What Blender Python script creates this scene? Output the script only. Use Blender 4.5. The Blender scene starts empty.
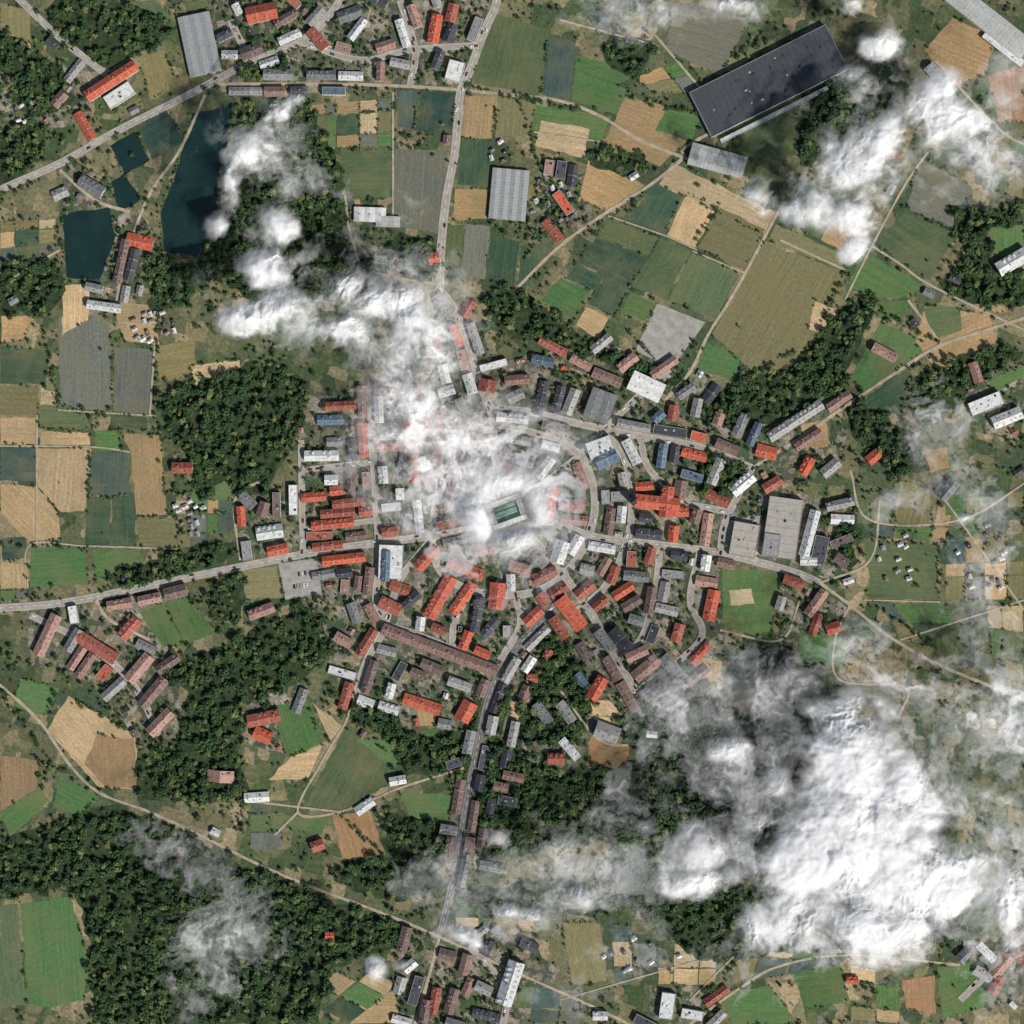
import bpy, math, random
import numpy as np
from mathutils import Vector
random.seed(7); rng=np.random.default_rng(7)
H=3000.0
sc=bpy.context.scene
def P(x,y): return (x-512.0,512.0-y)
def L(c,k=1.0):
    o=[]
    for v in c:
        v/=255.0
        o.append((v/12.92 if v<=0.04045 else ((v+0.055)/1.055)**2.4)*k)
    return tuple(o)
# ------------------------------------------------------------ materials
class NT:
    def __init__(s,name,rough=0.9,spec=0.2):
        s.m=bpy.data.materials.new(name); s.m.use_nodes=True
        s.t=s.m.node_tree; s.b=s.t.nodes['Principled BSDF']
        s.b.inputs['Roughness'].default_value=rough
        s.b.inputs['Specular IOR Level'].default_value=spec
        s.out=[n for n in s.t.nodes if n.type=='OUTPUT_MATERIAL'][0]
    def n(s,k,**kw):
        nd=s.t.nodes.new(k)
        for a,b in kw.items(): setattr(nd,a,b)
        return nd
    def l(s,a,b): s.t.links.new(a,b)
    def coord(s): return s.n('ShaderNodeTexCoord').outputs['Object']
    def geo(s): return s.n('ShaderNodeNewGeometry').outputs['Position']
    def noise(s,vec,scale,detail=4,rough=0.6):
        nd=s.n('ShaderNodeTexNoise'); nd.inputs['Scale'].default_value=scale
        nd.inputs['Detail'].default_value=detail; nd.inputs['Roughness'].default_value=rough
        if vec is not None: s.l(vec,nd.inputs['Vector'])
        return nd.outputs['Fac']
    def mapping(s,vec,scale=(1,1,1),rot=0,loc=(0,0,0)):
        nd=s.n('ShaderNodeMapping'); nd.inputs['Scale'].default_value=scale
        nd.inputs['Rotation'].default_value=(0,0,rot); nd.inputs['Location'].default_value=loc
        s.l(vec,nd.inputs['Vector']); return nd.outputs['Vector']
    def ramp(s,fac,stops,interp='LINEAR'):
        nd=s.n('ShaderNodeValToRGB'); e=nd.color_ramp.elements; nd.color_ramp.interpolation=interp
        while len(e)<len(stops): e.new(0.5)
        for i,(p,c) in enumerate(stops):
            e[i].position=p; e[i].color=(c[0],c[1],c[2],1) if not isinstance(c,(int,float)) else (c,c,c,1)
        s.l(fac,nd.inputs['Fac']); return nd.outputs['Color']
    def mix(s,fac,a,b,mode='MIX'):
        nd=s.n('ShaderNodeMix',data_type='RGBA',blend_type=mode)
        for sock,v in ((0,fac),(6,a),(7,b)):
            if hasattr(v,'links') : s.l(v,nd.inputs[sock])
            elif isinstance(v,tuple): nd.inputs[sock].default_value=(v[0],v[1],v[2],1)
            else: nd.inputs[sock].default_value=v if sock==0 else (v,v,v,1)
        return nd.outputs[2]
    def math(s,op,a,b=0.0):
        nd=s.n('ShaderNodeMath',operation=op)
        for i,v in enumerate((a,b)):
            if hasattr(v,'links'): s.l(v,nd.inputs[i])
            else: nd.inputs[i].default_value=v
        return nd.outputs[0]
    def base(s,c): s.l(c,s.b.inputs['Base Color']); return s.m

def cells(m,vec,size,stops,rot=0.0,randn=1.0):
    v=m.n('ShaderNodeTexVoronoi',distance='CHEBYCHEV'); v.inputs['Scale'].default_value=1.0/size
    v.inputs['Randomness'].default_value=randn
    m.l(m.mapping(vec,(1,1,1),rot),v.inputs['Vector'])
    sep=m.n('ShaderNodeSeparateColor'); m.l(v.outputs['Color'],sep.inputs[0])
    return m.ramp(sep.outputs[0],stops,'CONSTANT'),sep.outputs[1]
K=1.0
def ground_mat():
    m=NT('ground_grass'); g=m.geo()
    st=[(0.0,L((66,76,54),K)),(0.16,L((130,120,92),K)),(0.28,L((64,80,52),K)),(0.42,L((92,96,70),K)),
        (0.58,L((158,141,110),K)),(0.66,L((64,80,60),K)),(0.8,L((110,106,78),K)),(0.92,L((76,92,56),K))]
    warp=m.n('ShaderNodeTexNoise'); warp.inputs['Scale'].default_value=0.012; warp.inputs['Detail'].default_value=1; m.l(g,warp.inputs['Vector'])
    va=m.n('ShaderNodeVectorMath',operation='MULTIPLY_ADD'); m.l(warp.outputs['Color'],va.inputs[0]); va.inputs[1].default_value=(30,30,0); m.l(g,va.inputs[2])
    c1,r1=cells(m,va.outputs[0],52,st,0.4)
    c2,r2=cells(m,va.outputs[0],15,st,0.25)
    c=m.mix(0.55,c1,c2)
    n1=m.noise(g,0.03,5,0.65); n2=m.noise(g,0.25,5,0.8)
    c=m.mix(m.ramp(n1,[(0.52,0.0),(0.72,0.5)]),c,L((60,72,48),K))
    c=m.mix(1.0,c,m.ramp(n2,[(0.3,0.45),(0.7,1.5)]),'MULTIPLY')
    return m.base(c)
def town_mat():
    m=NT('town_gardens'); g=m.geo()
    st=[(0.0,L((68,84,58),K)),(0.2,L((132,124,110),K)),(0.34,L((90,90,78),K)),(0.5,L((62,84,54),K)),
        (0.62,L((156,148,134),K)),(0.74,L((78,78,74),K)),(0.84,L((150,132,106),K)),(0.93,L((56,70,48),K))]
    c1,_=cells(m,g,13,st,0.3); c2,_=cells(m,g,5,st,0.3)
    c=m.mix(0.45,c1,c2)
    n1=m.noise(g,0.05,4,0.7); n2=m.noise(g,0.5,4,0.8)
    c=m.mix(m.ramp(n1,[(0.48,0.0),(0.62,0.55)]),c,L((56,70,46),K))
    c=m.mix(1.0,c,m.ramp(n2,[(0.3,0.45),(0.7,1.45)]),'MULTIPLY')
    return m.base(c)
def forestfloor_mat():
    m=NT('forest_floor'); g=m.geo()
    c=m.ramp(m.noise(g,0.12,4,0.7),[(0.35,L((28,42,26),K)),(0.65,L((62,74,48),K))])
    return m.base(c)
def field_mat():
    m=NT('field_crop')
    a=m.n('ShaderNodeAttribute',attribute_name='col').outputs['Color']
    f=m.n('ShaderNodeAttribute',attribute_name='fuv').outputs['Vector']
    g=m.geo()
    s1=m.noise(m.mapping(f,(0.012,0.42,1)),1.0,3,0.6)
    s2=m.noise(m.mapping(f,(0.05,1.4,1)),1.0,1,0.6)
    n1=m.noise(g,0.022,5,0.7); n2=m.noise(g,0.35,5,0.8)
    c=m.mix(1.0,a,m.ramp(s1,[(0.3,0.82),(0.7,1.18)]),'MULTIPLY')
    c=m.mix(1.0,c,m.ramp(s2,[(0.3,0.88),(0.7,1.12)]),'MULTIPLY')
    c=m.mix(1.0,c,m.ramp(n2,[(0.3,0.66),(0.7,1.32)]),'MULTIPLY')
    c=m.mix(m.ramp(n1,[(0.44,0.0),(0.7,0.6)]),c,L((112,108,76),K))
    sep=m.n('ShaderNodeSeparateXYZ'); m.l(f,sep.inputs[0])
    fr=m.math('FRACT',m.math('MULTIPLY',sep.outputs[1],1/9.0))
    ln=m.math('LESS_THAN',fr,0.07)
    c=m.mix(m.math('MULTIPLY',ln,0.14),c,L((120,112,86),K))
    return m.base(c)
def road_mat(name,col,v=0.2):
    m=NT(name); g=m.geo()
    n=m.noise(g,0.12,4,0.7); n2=m.noise(g,1.1,2,0.6)
    c=m.mix(1.0,tuple(L(col,K)),m.ramp(n,[(0.3,0.7),(0.7,1.22)]),'MULTIPLY')
    c=m.mix(1.0,c,m.ramp(n2,[(0.3,0.85),(0.7,1.12)]),'MULTIPLY')
    return m.base(c)
def roof_mat(name,col,rough=0.85,spread=0.28,period=1.2,alt=None):
    m=NT(name,rough); o=m.coord()
    r=m.n('ShaderNodeObjectInfo').outputs['Random']
    n=m.noise(m.geo(),0.3,5,0.8)
    cl=tuple(L(col,K))
    al=tuple(L(alt,K)) if alt else tuple(x*0.55 for x in cl)
    c=m.mix(r,cl,al)
    c=m.mix(1.0,c,m.ramp(n,[(0.28,1-spread*1.5),(0.72,1+spread*1.5)]),'MULTIPLY')
    sep=m.n('ShaderNodeSeparateXYZ'); m.l(o,sep.inputs[0])
    fr=m.math('FRACT',m.math('MULTIPLY',sep.outputs[0],1/period))
    ln=m.math('LESS_THAN',fr,0.16)
    c=m.mix(m.math('MULTIPLY',ln,0.3),c,tuple(x*0.4 for x in cl))
    return m.base(c)
def plain(name,col,rough=0.8,spec=0.2,var=0.15):
    m=NT(name,rough,spec); n=m.noise(m.geo(),0.8,3,0.7)
    return m.base(m.mix(1.0,tuple(L(col,K)),m.ramp(n,[(0.3,1-var),(0.7,1+var)]),'MULTIPLY'))
def leaf_mat(name,c1,c2):
    m=NT(name,0.8,0.1); r=m.n('ShaderNodeObjectInfo').outputs['Random']
    n=m.noise(m.coord(),0.45,2,0.7)
    c=m.mix(r,tuple(L(c1)),tuple(L(c2)))
    c=m.mix(1.0,c,m.ramp(n,[(0.35,0.5),(0.65,1.5)]),'MULTIPLY')
    return m.base(c)
MG=ground_mat(); MT=town_mat(); MFF=forestfloor_mat(); MF=field_mat()
MR=road_mat('road_asphalt',(150,145,136)); MRD=road_mat('road_asphalt_shaded',(104,102,100)); MPV=road_mat('pavement_slabs',(158,153,142)); MTR=road_mat('farm_track_gravel',(160,149,128))  # MRD: tree shade over the south street put into the asphalt colour
MPK=road_mat('paved_yard',(150,147,140)); MK=plain('kerb_stone',(165,161,153)); MLN=plain('road_line_paint',(225,225,220))
MWAT=NT('pond_water',0.15,0.5); MWAT.base(MWAT.ramp(MWAT.noise(MWAT.geo(),0.05,5),[(0.3,L((20,40,40))),(0.7,L((30,52,48)))])); MWAT=MWAT.m
ROOF={'r':roof_mat('roof_tiles_red',(158,94,78),alt=(134,78,66)),'o':roof_mat('roof_tiles_orange',(184,92,68),alt=(164,86,68)),
 'b':roof_mat('roof_tiles_brown',(136,108,98),alt=(100,88,84)),'g':roof_mat('roof_sheet_grey',(156,155,152),alt=(102,105,106)),
 'd':roof_mat('roof_bitumen_dark',(78,80,86),alt=(60,63,68)),'w':roof_mat('roof_sheet_white',(205,206,202),alt=(178,182,180)),
 'u':roof_mat('roof_sheet_blue',(98,116,132),alt=(78,94,108)),'p':roof_mat('roof_tiles_pink',(166,132,120),alt=(140,110,100)),
 'n':roof_mat('roof_copper_green',(120,160,140),alt=(120,160,140)),'k':roof_mat('roof_warehouse_charcoal',(66,69,74),alt=(66,69,74),period=6,spread=0.14),
 'l':roof_mat('roof_warehouse_grey',(164,166,162),alt=(160,162,158),period=4,spread=0.15),'h':roof_mat('roof_greenhouse_glass',(146,148,147),alt=(130,134,134),period=3,spread=0.12),
 'c':roof_mat('roof_gravel_beige',(160,154,144),alt=(150,146,138),period=8,spread=0.2)}
WALLS=[plain('wall_render_cream',(205,195,175)),plain('wall_render_white',(215,212,205)),plain('wall_brick',(150,100,80))]
MWIN=plain('window_glass',(38,46,54),0.15,0.5); MFR=plain('window_frame',(215,215,210)); MDOOR=plain('door_wood',(96,66,46)); MCH=plain('chimney_brick',(140,92,76)); MUNIT=plain('roof_unit_metal',(150,152,152),0.5); MCOP=plain('coping_stone',(170,160,150))
MBARK=plain('tree_bark',(78,62,48))
# ------------------------------------------------------------ mesh helpers
def addmesh(name,vs,fs,mats,mi=None,smooth=False,link=True):
    me=bpy.data.meshes.new(name); me.from_pydata(vs,[],fs)
    for m in mats: me.materials.append(m)
    if mi is not None: me.polygons.foreach_set('material_index',mi)
    me.update(); ob=bpy.data.objects.new(name,me)
    if link: sc.collection.objects.link(ob)
    return ob
N=1240; OFF=620
occ=np.zeros((N,N),bool); fieldr=np.zeros((N,N),bool); roadr=np.zeros((N,N),bool); forestr=np.zeros((N,N),bool); townr=np.zeros((N,N),np.int8)
def rast(poly,arr,val=True,test=False):
    p=np.array(poly)+OFF
    x0,y0=np.floor(p.min(0)).astype(int); x1,y1=np.ceil(p.max(0)).astype(int)+1
    if test and (x0<2 or y0<2 or x1>N-2 or y1>N-2): return True
    x0,y0=max(x0,0),max(y0,0); x1,y1=min(x1,N),min(y1,N)
    if x1<=x0 or y1<=y0: return False
    X,Y=np.meshgrid(np.arange(x0,x1)+.5,np.arange(y0,y1)+.5)
    ins=np.zeros(X.shape,bool); n=len(p)
    for i in range(n):
        a=p[i]; b=p[(i+1)%n]
        if a[1]==b[1]: continue
        c=((a[1]>Y)!=(b[1]>Y))&(X<(b[0]-a[0])*(Y-a[1])/(b[1]-a[1])+a[0]); ins^=c
    if test:
        return bool((arr[y0:y1,x0:x1]&ins).any())
    sub=arr[y0:y1,x0:x1]; sub[ins]=val
    return ins
def jag(poly,amp,step=8):
    out=[]; n=len(poly)
    for i in range(n):
        a=np.array(poly[i],float); b=np.array(poly[(i+1)%n],float); d=b-a; ln=np.hypot(*d)+1e-6
        k=max(1,int(ln/step)); nn=np.array([-d[1],d[0]])/ln
        for j in range(k):
            q=a+d*j/k+(nn*random.uniform(-amp,amp) if j else 0)
            out.append((q[0],q[1]))
    return out
def sheet(name,poly,z,mat):
    return addmesh(name,[(x,y,z) for x,y in poly],[tuple(range(len(poly)))],[mat])
def area(poly): return 0.5*sum(poly[i][0]*poly[(i+1)%len(poly)][1]-poly[(i+1)%len(poly)][0]*poly[i][1] for i in range(len(poly)))
def ccw(poly): return poly if area(poly)>0 else poly[::-1]
addmesh('ground',[(-15000,-15000,0),(15000,-15000,0),(15000,15000,0),(-15000,15000,0)],[(0,1,2,3)],[MG])
# ------------------------------------------------------------ towns
TOWN=[[(300,392),(372,385),(440,300),(480,330),(500,365),(600,340),(700,372),(765,455),(742,505),(728,570),(725,640),(690,690),(640,700),(600,745),(560,780),(500,870),(445,870),(455,740),(395,715),(345,695),(325,640),(300,600)],
 [(25,615),(120,595),(190,590),(150,625),(185,665),(175,740),(140,740),(95,680),(30,665)],
 [(60,160),(120,180),(150,230),(135,315),(85,315),(100,240),(60,210)],
 [(215,0),(490,0),(470,90),(250,95),(205,75)],
 [(735,440),(835,395),(850,420),(830,480),(745,495)],[(730,490),(850,500),(845,580),(730,560)],[(965,370),(1024,360),(1024,440),(975,430)],
 [(405,930),(520,935),(560,970),(520,1024),(395,1024)],[(955,945),(1024,930),(1024,1010),(970,1000)],[(780,575),(850,610),(840,650),(780,680)],
 [(240,690),(300,680),(320,720),(280,750),(245,745)],[(650,985),(720,990),(715,1024),(645,1024)],[(240,500),(300,500),(300,545),(240,560)],
 [(540,160),(590,175),(590,225),(530,240)],[(0,60),(100,60),(90,130),(0,120)]]
for i,t in enumerate(TOWN):
    p=ccw([P(*q) for q in t]); rast(p,townr,i+1); sheet('town_ground',jag(p,3,10),0.02+i*0.002,MT)
# ------------------------------------------------------------ fields
FC={'G':(74,106,62),'g':(80,96,66),'D':(52,76,58),'T':(42,66,60),'t':(66,84,78),'O':(118,112,78),'B':(160,134,98),'S':(178,155,120),'N':(144,116,86),'y':(100,104,96),'R':(158,122,94),'Y':None,'W':None}
FI=[
('g',[(490,12),(549,30),(540,96),(472,84)]),('t',[(549,35),(576,42),(572,100),(542,95)]),('G',[(577,55),(632,72),(618,116),(571,100)]),
('G',[(535,104),(612,117),(602,141),(533,130)]),('S',[(541,120),(590,129),(584,158),(535,146)]),('B',[(625,97),(668,106),(655,130),(688,141),(660,167),(600,148)]),
('G',[(667,106),(700,116),(693,140),(656,130)]),('T',[(421,90),(456,93),(452,134),(415,131)]),('t',[(396,90),(420,90),(414,129),(397,128)]),
('B',[(465,96),(497,96),(492,139),(461,138)]),('O',[(499,96),(537,102),(530,135),(495,138)]),('D',[(460,140),(493,141),(490,187),(457,185)]),
('B',[(455,188),(487,189),(487,219),(453,220)]),('y',[(395,148),(448,150),(443,236),(393,225)]),('g',[(340,150),(392,150),(391,198),(345,198)]),
('g',[(445,224),(465,223),(460,270),(443,268)]),('y',[(466,223),(490,226),(485,280),(461,272)]),('D',[(491,236),(520,241),(514,290),(486,284)]),
('D',[(655,180),(685,192),(665,234),(629,220)]),('S',[(687,193),(718,206),(695,248),(666,236)]),('B',[(588,160),(645,185),(615,214),(578,200)]),('S',[(672,162),(778,214),(766,236),(658,184)]),
('O',[(720,207),(765,229),(744,271),(697,248)]),('g',[(608,218),(659,237),(648,256),(597,236)]),('D',[(596,237),(647,257),(628,289),(578,262)]),('g',[(661,238),(692,251),(665,300),(630,287)]),
('D',[(576,263),(605,275),(594,291),(564,279)]),('D',[(605,277),(630,290),(614,318),(588,304)]),('G',[(561,277),(591,291),(575,320),(541,301)]),('G',[(631,291),(655,302),(645,322),(618,314)]),
('S',[(586,306),(610,318),(600,341),(575,325)]),('g',[(692,252),(740,274),(716,320),(669,300)]),('Y',[(657,303),(706,322),(674,366),(634,352)]),('O',[(764,242),(850,273),(800,364),(755,375),(711,334)]),
('O',[(775,224),(846,255),(842,269),(768,240)]),('G',[(706,341),(741,356),(735,381),(695,371)]),('y',[(920,158),(972,186),(960,229),(906,209)]),('g',[(905,210),(960,231),(930,281),(876,245)]),
('G',[(862,250),(926,286),(900,299),(845,291)]),('G',[(880,322),(935,347),(908,362),(868,392),(850,378)]),('B',[(925,305),(990,314),(1001,349),(941,376),(915,342)]),('g',[(922,307),(960,306),(962,330),(935,340)]),
('B',[(952,17),(996,36),(986,75),(955,86),(924,50)]),('R',[(987,76),(1024,62),(1024,122),(998,122)]),('g',[(752,102),(805,118),(780,165),(738,152)]),('y',[(677,0),(750,20),(722,76),(664,50)]),
('O',[(0,2),(30,10),(32,42),(0,52)]),('S',[(8,47),(30,42),(36,64),(16,73)]),('O',[(140,57),(165,50),(178,86),(150,101)]),('W',[(110,146),(135,131),(150,160),(125,176)]),('T',[(137,127),(166,110),(187,140),(152,160)]),
('W',[(62,214),(110,206),(116,236),(100,280),(66,278)]),('W',[(110,181),(125,172),(142,200),(120,214)]),('W',[(192,112),(238,104),(222,160),(214,225),(196,258),(164,252),(160,214),(176,170)]),('y',[(58,316),(108,318),(112,410),(60,409)]),('y',[(114,346),(155,350),(150,416),(113,411)]),
('S',[(62,286),(90,282),(88,320),(62,336)]),('S',[(110,300),(155,305),(160,345),(125,341)]),('O',[(152,346),(196,340),(194,376),(160,381)]),('B',[(0,315),(30,315),(25,339),(0,344)]),('D',[(0,346),(50,351),(46,385),(0,384)]),
('O',[(0,386),(38,386),(38,415),(0,415)]),('S',[(0,417),(37,417),(37,445),(0,445)]),('g',[(39,405),(70,405),(95,429),(39,429)]),('S',[(39,431),(92,432),(92,446),(38,446)]),('t',[(0,447),(37,447),(37,481),(0,481)]),
('S',[(38,448),(92,448),(87,512),(60,512),(38,487)]),('G',[(95,430),(120,430),(120,451),(94,451)]),('t',[(91,452),(129,452),(130,496),(88,496)]),('B',[(121,432),(161,435),(167,515),(136,515),(131,455)]),
('B',[(0,484),(37,486),(60,514),(60,541),(28,541),(0,513)]),('T',[(0,538),(26,536),(28,558),(2,562)]),('D',[(86,498),(110,498),(110,547),(85,547)]),('D',[(112,498),(134,498),(136,547),(112,547)]),('O',[(137,517),(175,519),(178,547),(138,547)]),
('G',[(30,546),(85,546),(90,584),(30,588)]),('G',[(92,549),(140,549),(145,572),(96,584)]),('B',[(0,562),(26,562),(28,590),(0,590)]),('D',[(130,415),(148,416),(149,431),(107,430),(110,414)]),
('G',[(140,613),(164,603),(184,647),(162,646)]),('G',[(166,602),(187,597),(216,630),(186,647)]),('O',[(238,571),(277,565),(283,598),(243,600)]),('Y',[(278,563),(318,558),(322,594),(285,600)]),
('S',[(68,695),(136,735),(140,790),(100,789),(46,730)]),('N',[(96,735),(134,738),(138,788),(104,786),(84,765)]),('G',[(20,678),(60,688),(45,716),(14,706)]),('N',[(0,755),(40,760),(36,790),(0,810)]),('G',[(0,814),(40,788),(50,800),(10,838)]),
('G',[(60,775),(100,797),(80,815),(52,808)]),('g',[(0,906),(18,903),(26,1006),(0,1008)]),('G',[(20,903),(70,895),(90,960),(85,1000),(50,1008),(28,1005)]),('G',[(271,706),(309,700),(326,741),(288,760)]),
('S',[(311,700),(345,727),(330,742),(322,724)]),('g',[(345,728),(398,757),(395,782),(341,811),(303,807)]),('G',[(352,738),(396,740),(410,765),(392,768)]),('S',[(290,757),(322,745),(308,779),(268,780)]),
('N',[(332,815),(370,810),(386,855),(342,860)]),('G',[(280,815),(330,816),(322,836),(291,830)]),('G',[(400,791),(456,795),(450,820),(411,820)]),('G',[(722,566),(782,574),(770,640),(722,628)]),
('S',[(728,590),(752,588),(756,604),(730,606)]),('G',[(800,630),(851,640),(845,666),(796,660)]),('g',[(862,540),(938,545),(938,600),(872,600)]),('y',[(845,680),(905,687),(900,714),(838,705)]),('N',[(590,736),(631,746),(625,770),(586,765)]),
('S',[(511,700),(530,700),(525,726),(510,725)]),('O',[(562,922),(600,924),(608,982),(572,985)]),('R',[(902,980),(935,975),(936,1014),(906,1010)]),('G',[(937,967),(975,960),(1000,1002),(942,1020)]),('G',[(720,992),(770,985),(800,1024),(732,1024)]),
('G',[(790,965),(840,960),(850,1000),(806,1010)]),('D',[(868,395),(912,366),(902,412),(858,416)]),('B',[(800,425),(826,418),(832,446),(806,452)]),('S',[(840,400),(866,404),(852,428)]),('B',[(920,450),(948,446),(950,468),(930,474)]),
('G',[(985,380),(1024,366),(1024,378),(992,394)]),('G',[(990,225),(1024,222),(1024,262),(996,255)]),('Y',[(728,520),(762,515),(758,560),(724,556)]),('g',[(460,905),(500,910),(495,932),(455,925)]),
('S',[(190,365),(240,360),(238,382),(196,388)]),('G',[(196,470),(232,478),(228,515),(190,505)]),('D',[(520,245),(556,240),(540,268),(518,285)]),
('G',[(420,730),(450,725),(452,750),(420,755)]),('G',[(880,300),(912,300),(900,320),(875,318)]),('S',[(815,300),(845,310),(830,335),(808,330)]),('B',[(355,1000),(395,990),(400,1024),(350,1024)]),('O',[(900,480),(930,490),(935,535),(890,530)]),
('O',[(900,640),(940,648),(950,670),(915,670)]),
]
def plots(q,n,m,keys='GgDOBSyt',skip=.15):
    q=[np.array(a,float) for a in q]
    us=[0]+sorted(random.uniform((i-.25)/n,(i+.25)/n) for i in range(1,n))+[1]; vs=[0]+sorted(random.uniform((i-.25)/m,(i+.25)/m) for i in range(1,m))+[1]
    def pt(u,v): return tuple((q[0]*(1-u)+q[1]*u)*(1-v)+(q[3]*(1-u)+q[2]*u)*v)
    for i in range(n):
        for j in range(m):
            if random.random()<skip: continue
            FI.append((random.choice(keys),[pt(us[i],vs[j]),pt(us[i+1],vs[j]),pt(us[i+1],vs[j+1]),pt(us[i],vs[j+1])]))
for q,n,m in (([(306,104),(392,98),(392,146),(306,148)],5,3),([(345,199),(360,199),(362,236),(350,236)],2,4),([(0,222),(56,218),(56,254),(0,262)],3,3),([(175,500),(236,500),(232,545),(178,548)],4,3),([(850,500),(955,505),(945,540),(855,538)],5,2),
 ([(945,500),(1024,490),(1024,600),(945,600)],4,5),([(872,602),(945,604),(960,640),(905,636)],3,2),([(945,605),(1024,605),(1024,690),(960,660)],4,3),([(610,925),(720,930),(715,985),(615,985)],5,3),([(520,985),(580,990),(580,1024),(510,1024)],3,2),
 ([(455,903),(560,905),(560,930),(455,926)],5,2),([(800,175),(860,235),(842,252),(786,222)],3,2),([(975,130),(1024,140),(1024,200),(975,185)],3,3),([(735,85),(800,110),(790,125),(725,100)],3,1),([(300,1000),(350,960),(400,985),(350,1024)],3,2),
 ([(400,690),(450,705),(452,725),(405,728)],3,1),([(0,590),(30,592),(25,600),(0,602)],2,1),([(250,800),(290,800),(280,850),(250,850)],2,3),([(0,845),(60,840),(60,890),(0,892)],3,2),([(700,640),(780,655),(770,690),(700,680)],4,2),([(870,430),(920,440),(915,480),(865,470)],2,2),
 ([(580,0),(670,0),(655,28),(600,28)],4,2),([(850,965),(900,975),(900,1024),(850,1020)],2,3),([(745,925),(850,955),(840,965),(730,985)],4,2),([(120,0),(210,0),(190,25),(178,28)],3,1),([(0,90),(40,95),(40,125),(0,125)],3,2),([(300,240),(350,245),(350,262),(300,262)],3,1),
 ([(240,600),(300,605),(300,640),(245,640)],2,2),([(615,85),(680,60),(700,92),(640,95)],3,2),([(950,290),(1024,310),(1024,316),(960,306)],3,1),([(560,700),(610,700),(640,735),(590,735)],3,2)):
    plots(q,n,m)
fieldedges=[]
for i,(k,q) in enumerate(FI):
    p=ccw([P(*a) for a in q]); ins=rast(p,fieldr); z=0.05+i*0.0008
    for j in range(len(p)):
        if random.random()<.38: fieldedges.append((p[j],p[(j+1)%len(p)]))
    c=np.array(p); cen=c.mean(0); c=[(a[0],a[1]) for a in (cen+(c-cen)*(0.985 if abs(area(p))>900 else .93))]
    if k=='Y': sheet('paved_yard',jag(c,.4,10),z,MPK); continue
    if k=='W': sheet('pond_water',jag(c,1.2,8),z,MWAT); continue
    jp=jag(c,1.1,7)
    ob=sheet('field',jp,z,MF)
    es=[(math.hypot(p[(j+1)%len(p)][0]-p[j][0],p[(j+1)%len(p)][1]-p[j][1]),j) for j in range(len(p))]
    j=max(es)[1]; ang=math.atan2(p[(j+1)%len(p)][1]-p[j][1],p[(j+1)%len(p)][0]-p[j][0])
    me=ob.data; u=me.attributes.new('fuv','FLOAT_VECTOR','POINT'); ca,sa=math.cos(ang),math.sin(ang)
    u.data.foreach_set('vector',np.array([(x*ca+y*sa+i*37,-x*sa+y*ca+i*11,0) for x,y in jp],np.float32).ravel())
    a=me.attributes.new('col','FLOAT_COLOR','POINT'); jit=random.uniform(0.82,1.15); hue=random.uniform(0.93,1.07)
    cl=L(FC[k],K*jit); cl=(cl[0]*hue,cl[1],cl[2]/hue,1)
    a.data.foreach_set('color',np.array([cl]*len(jp),np.float32).ravel())
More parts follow.
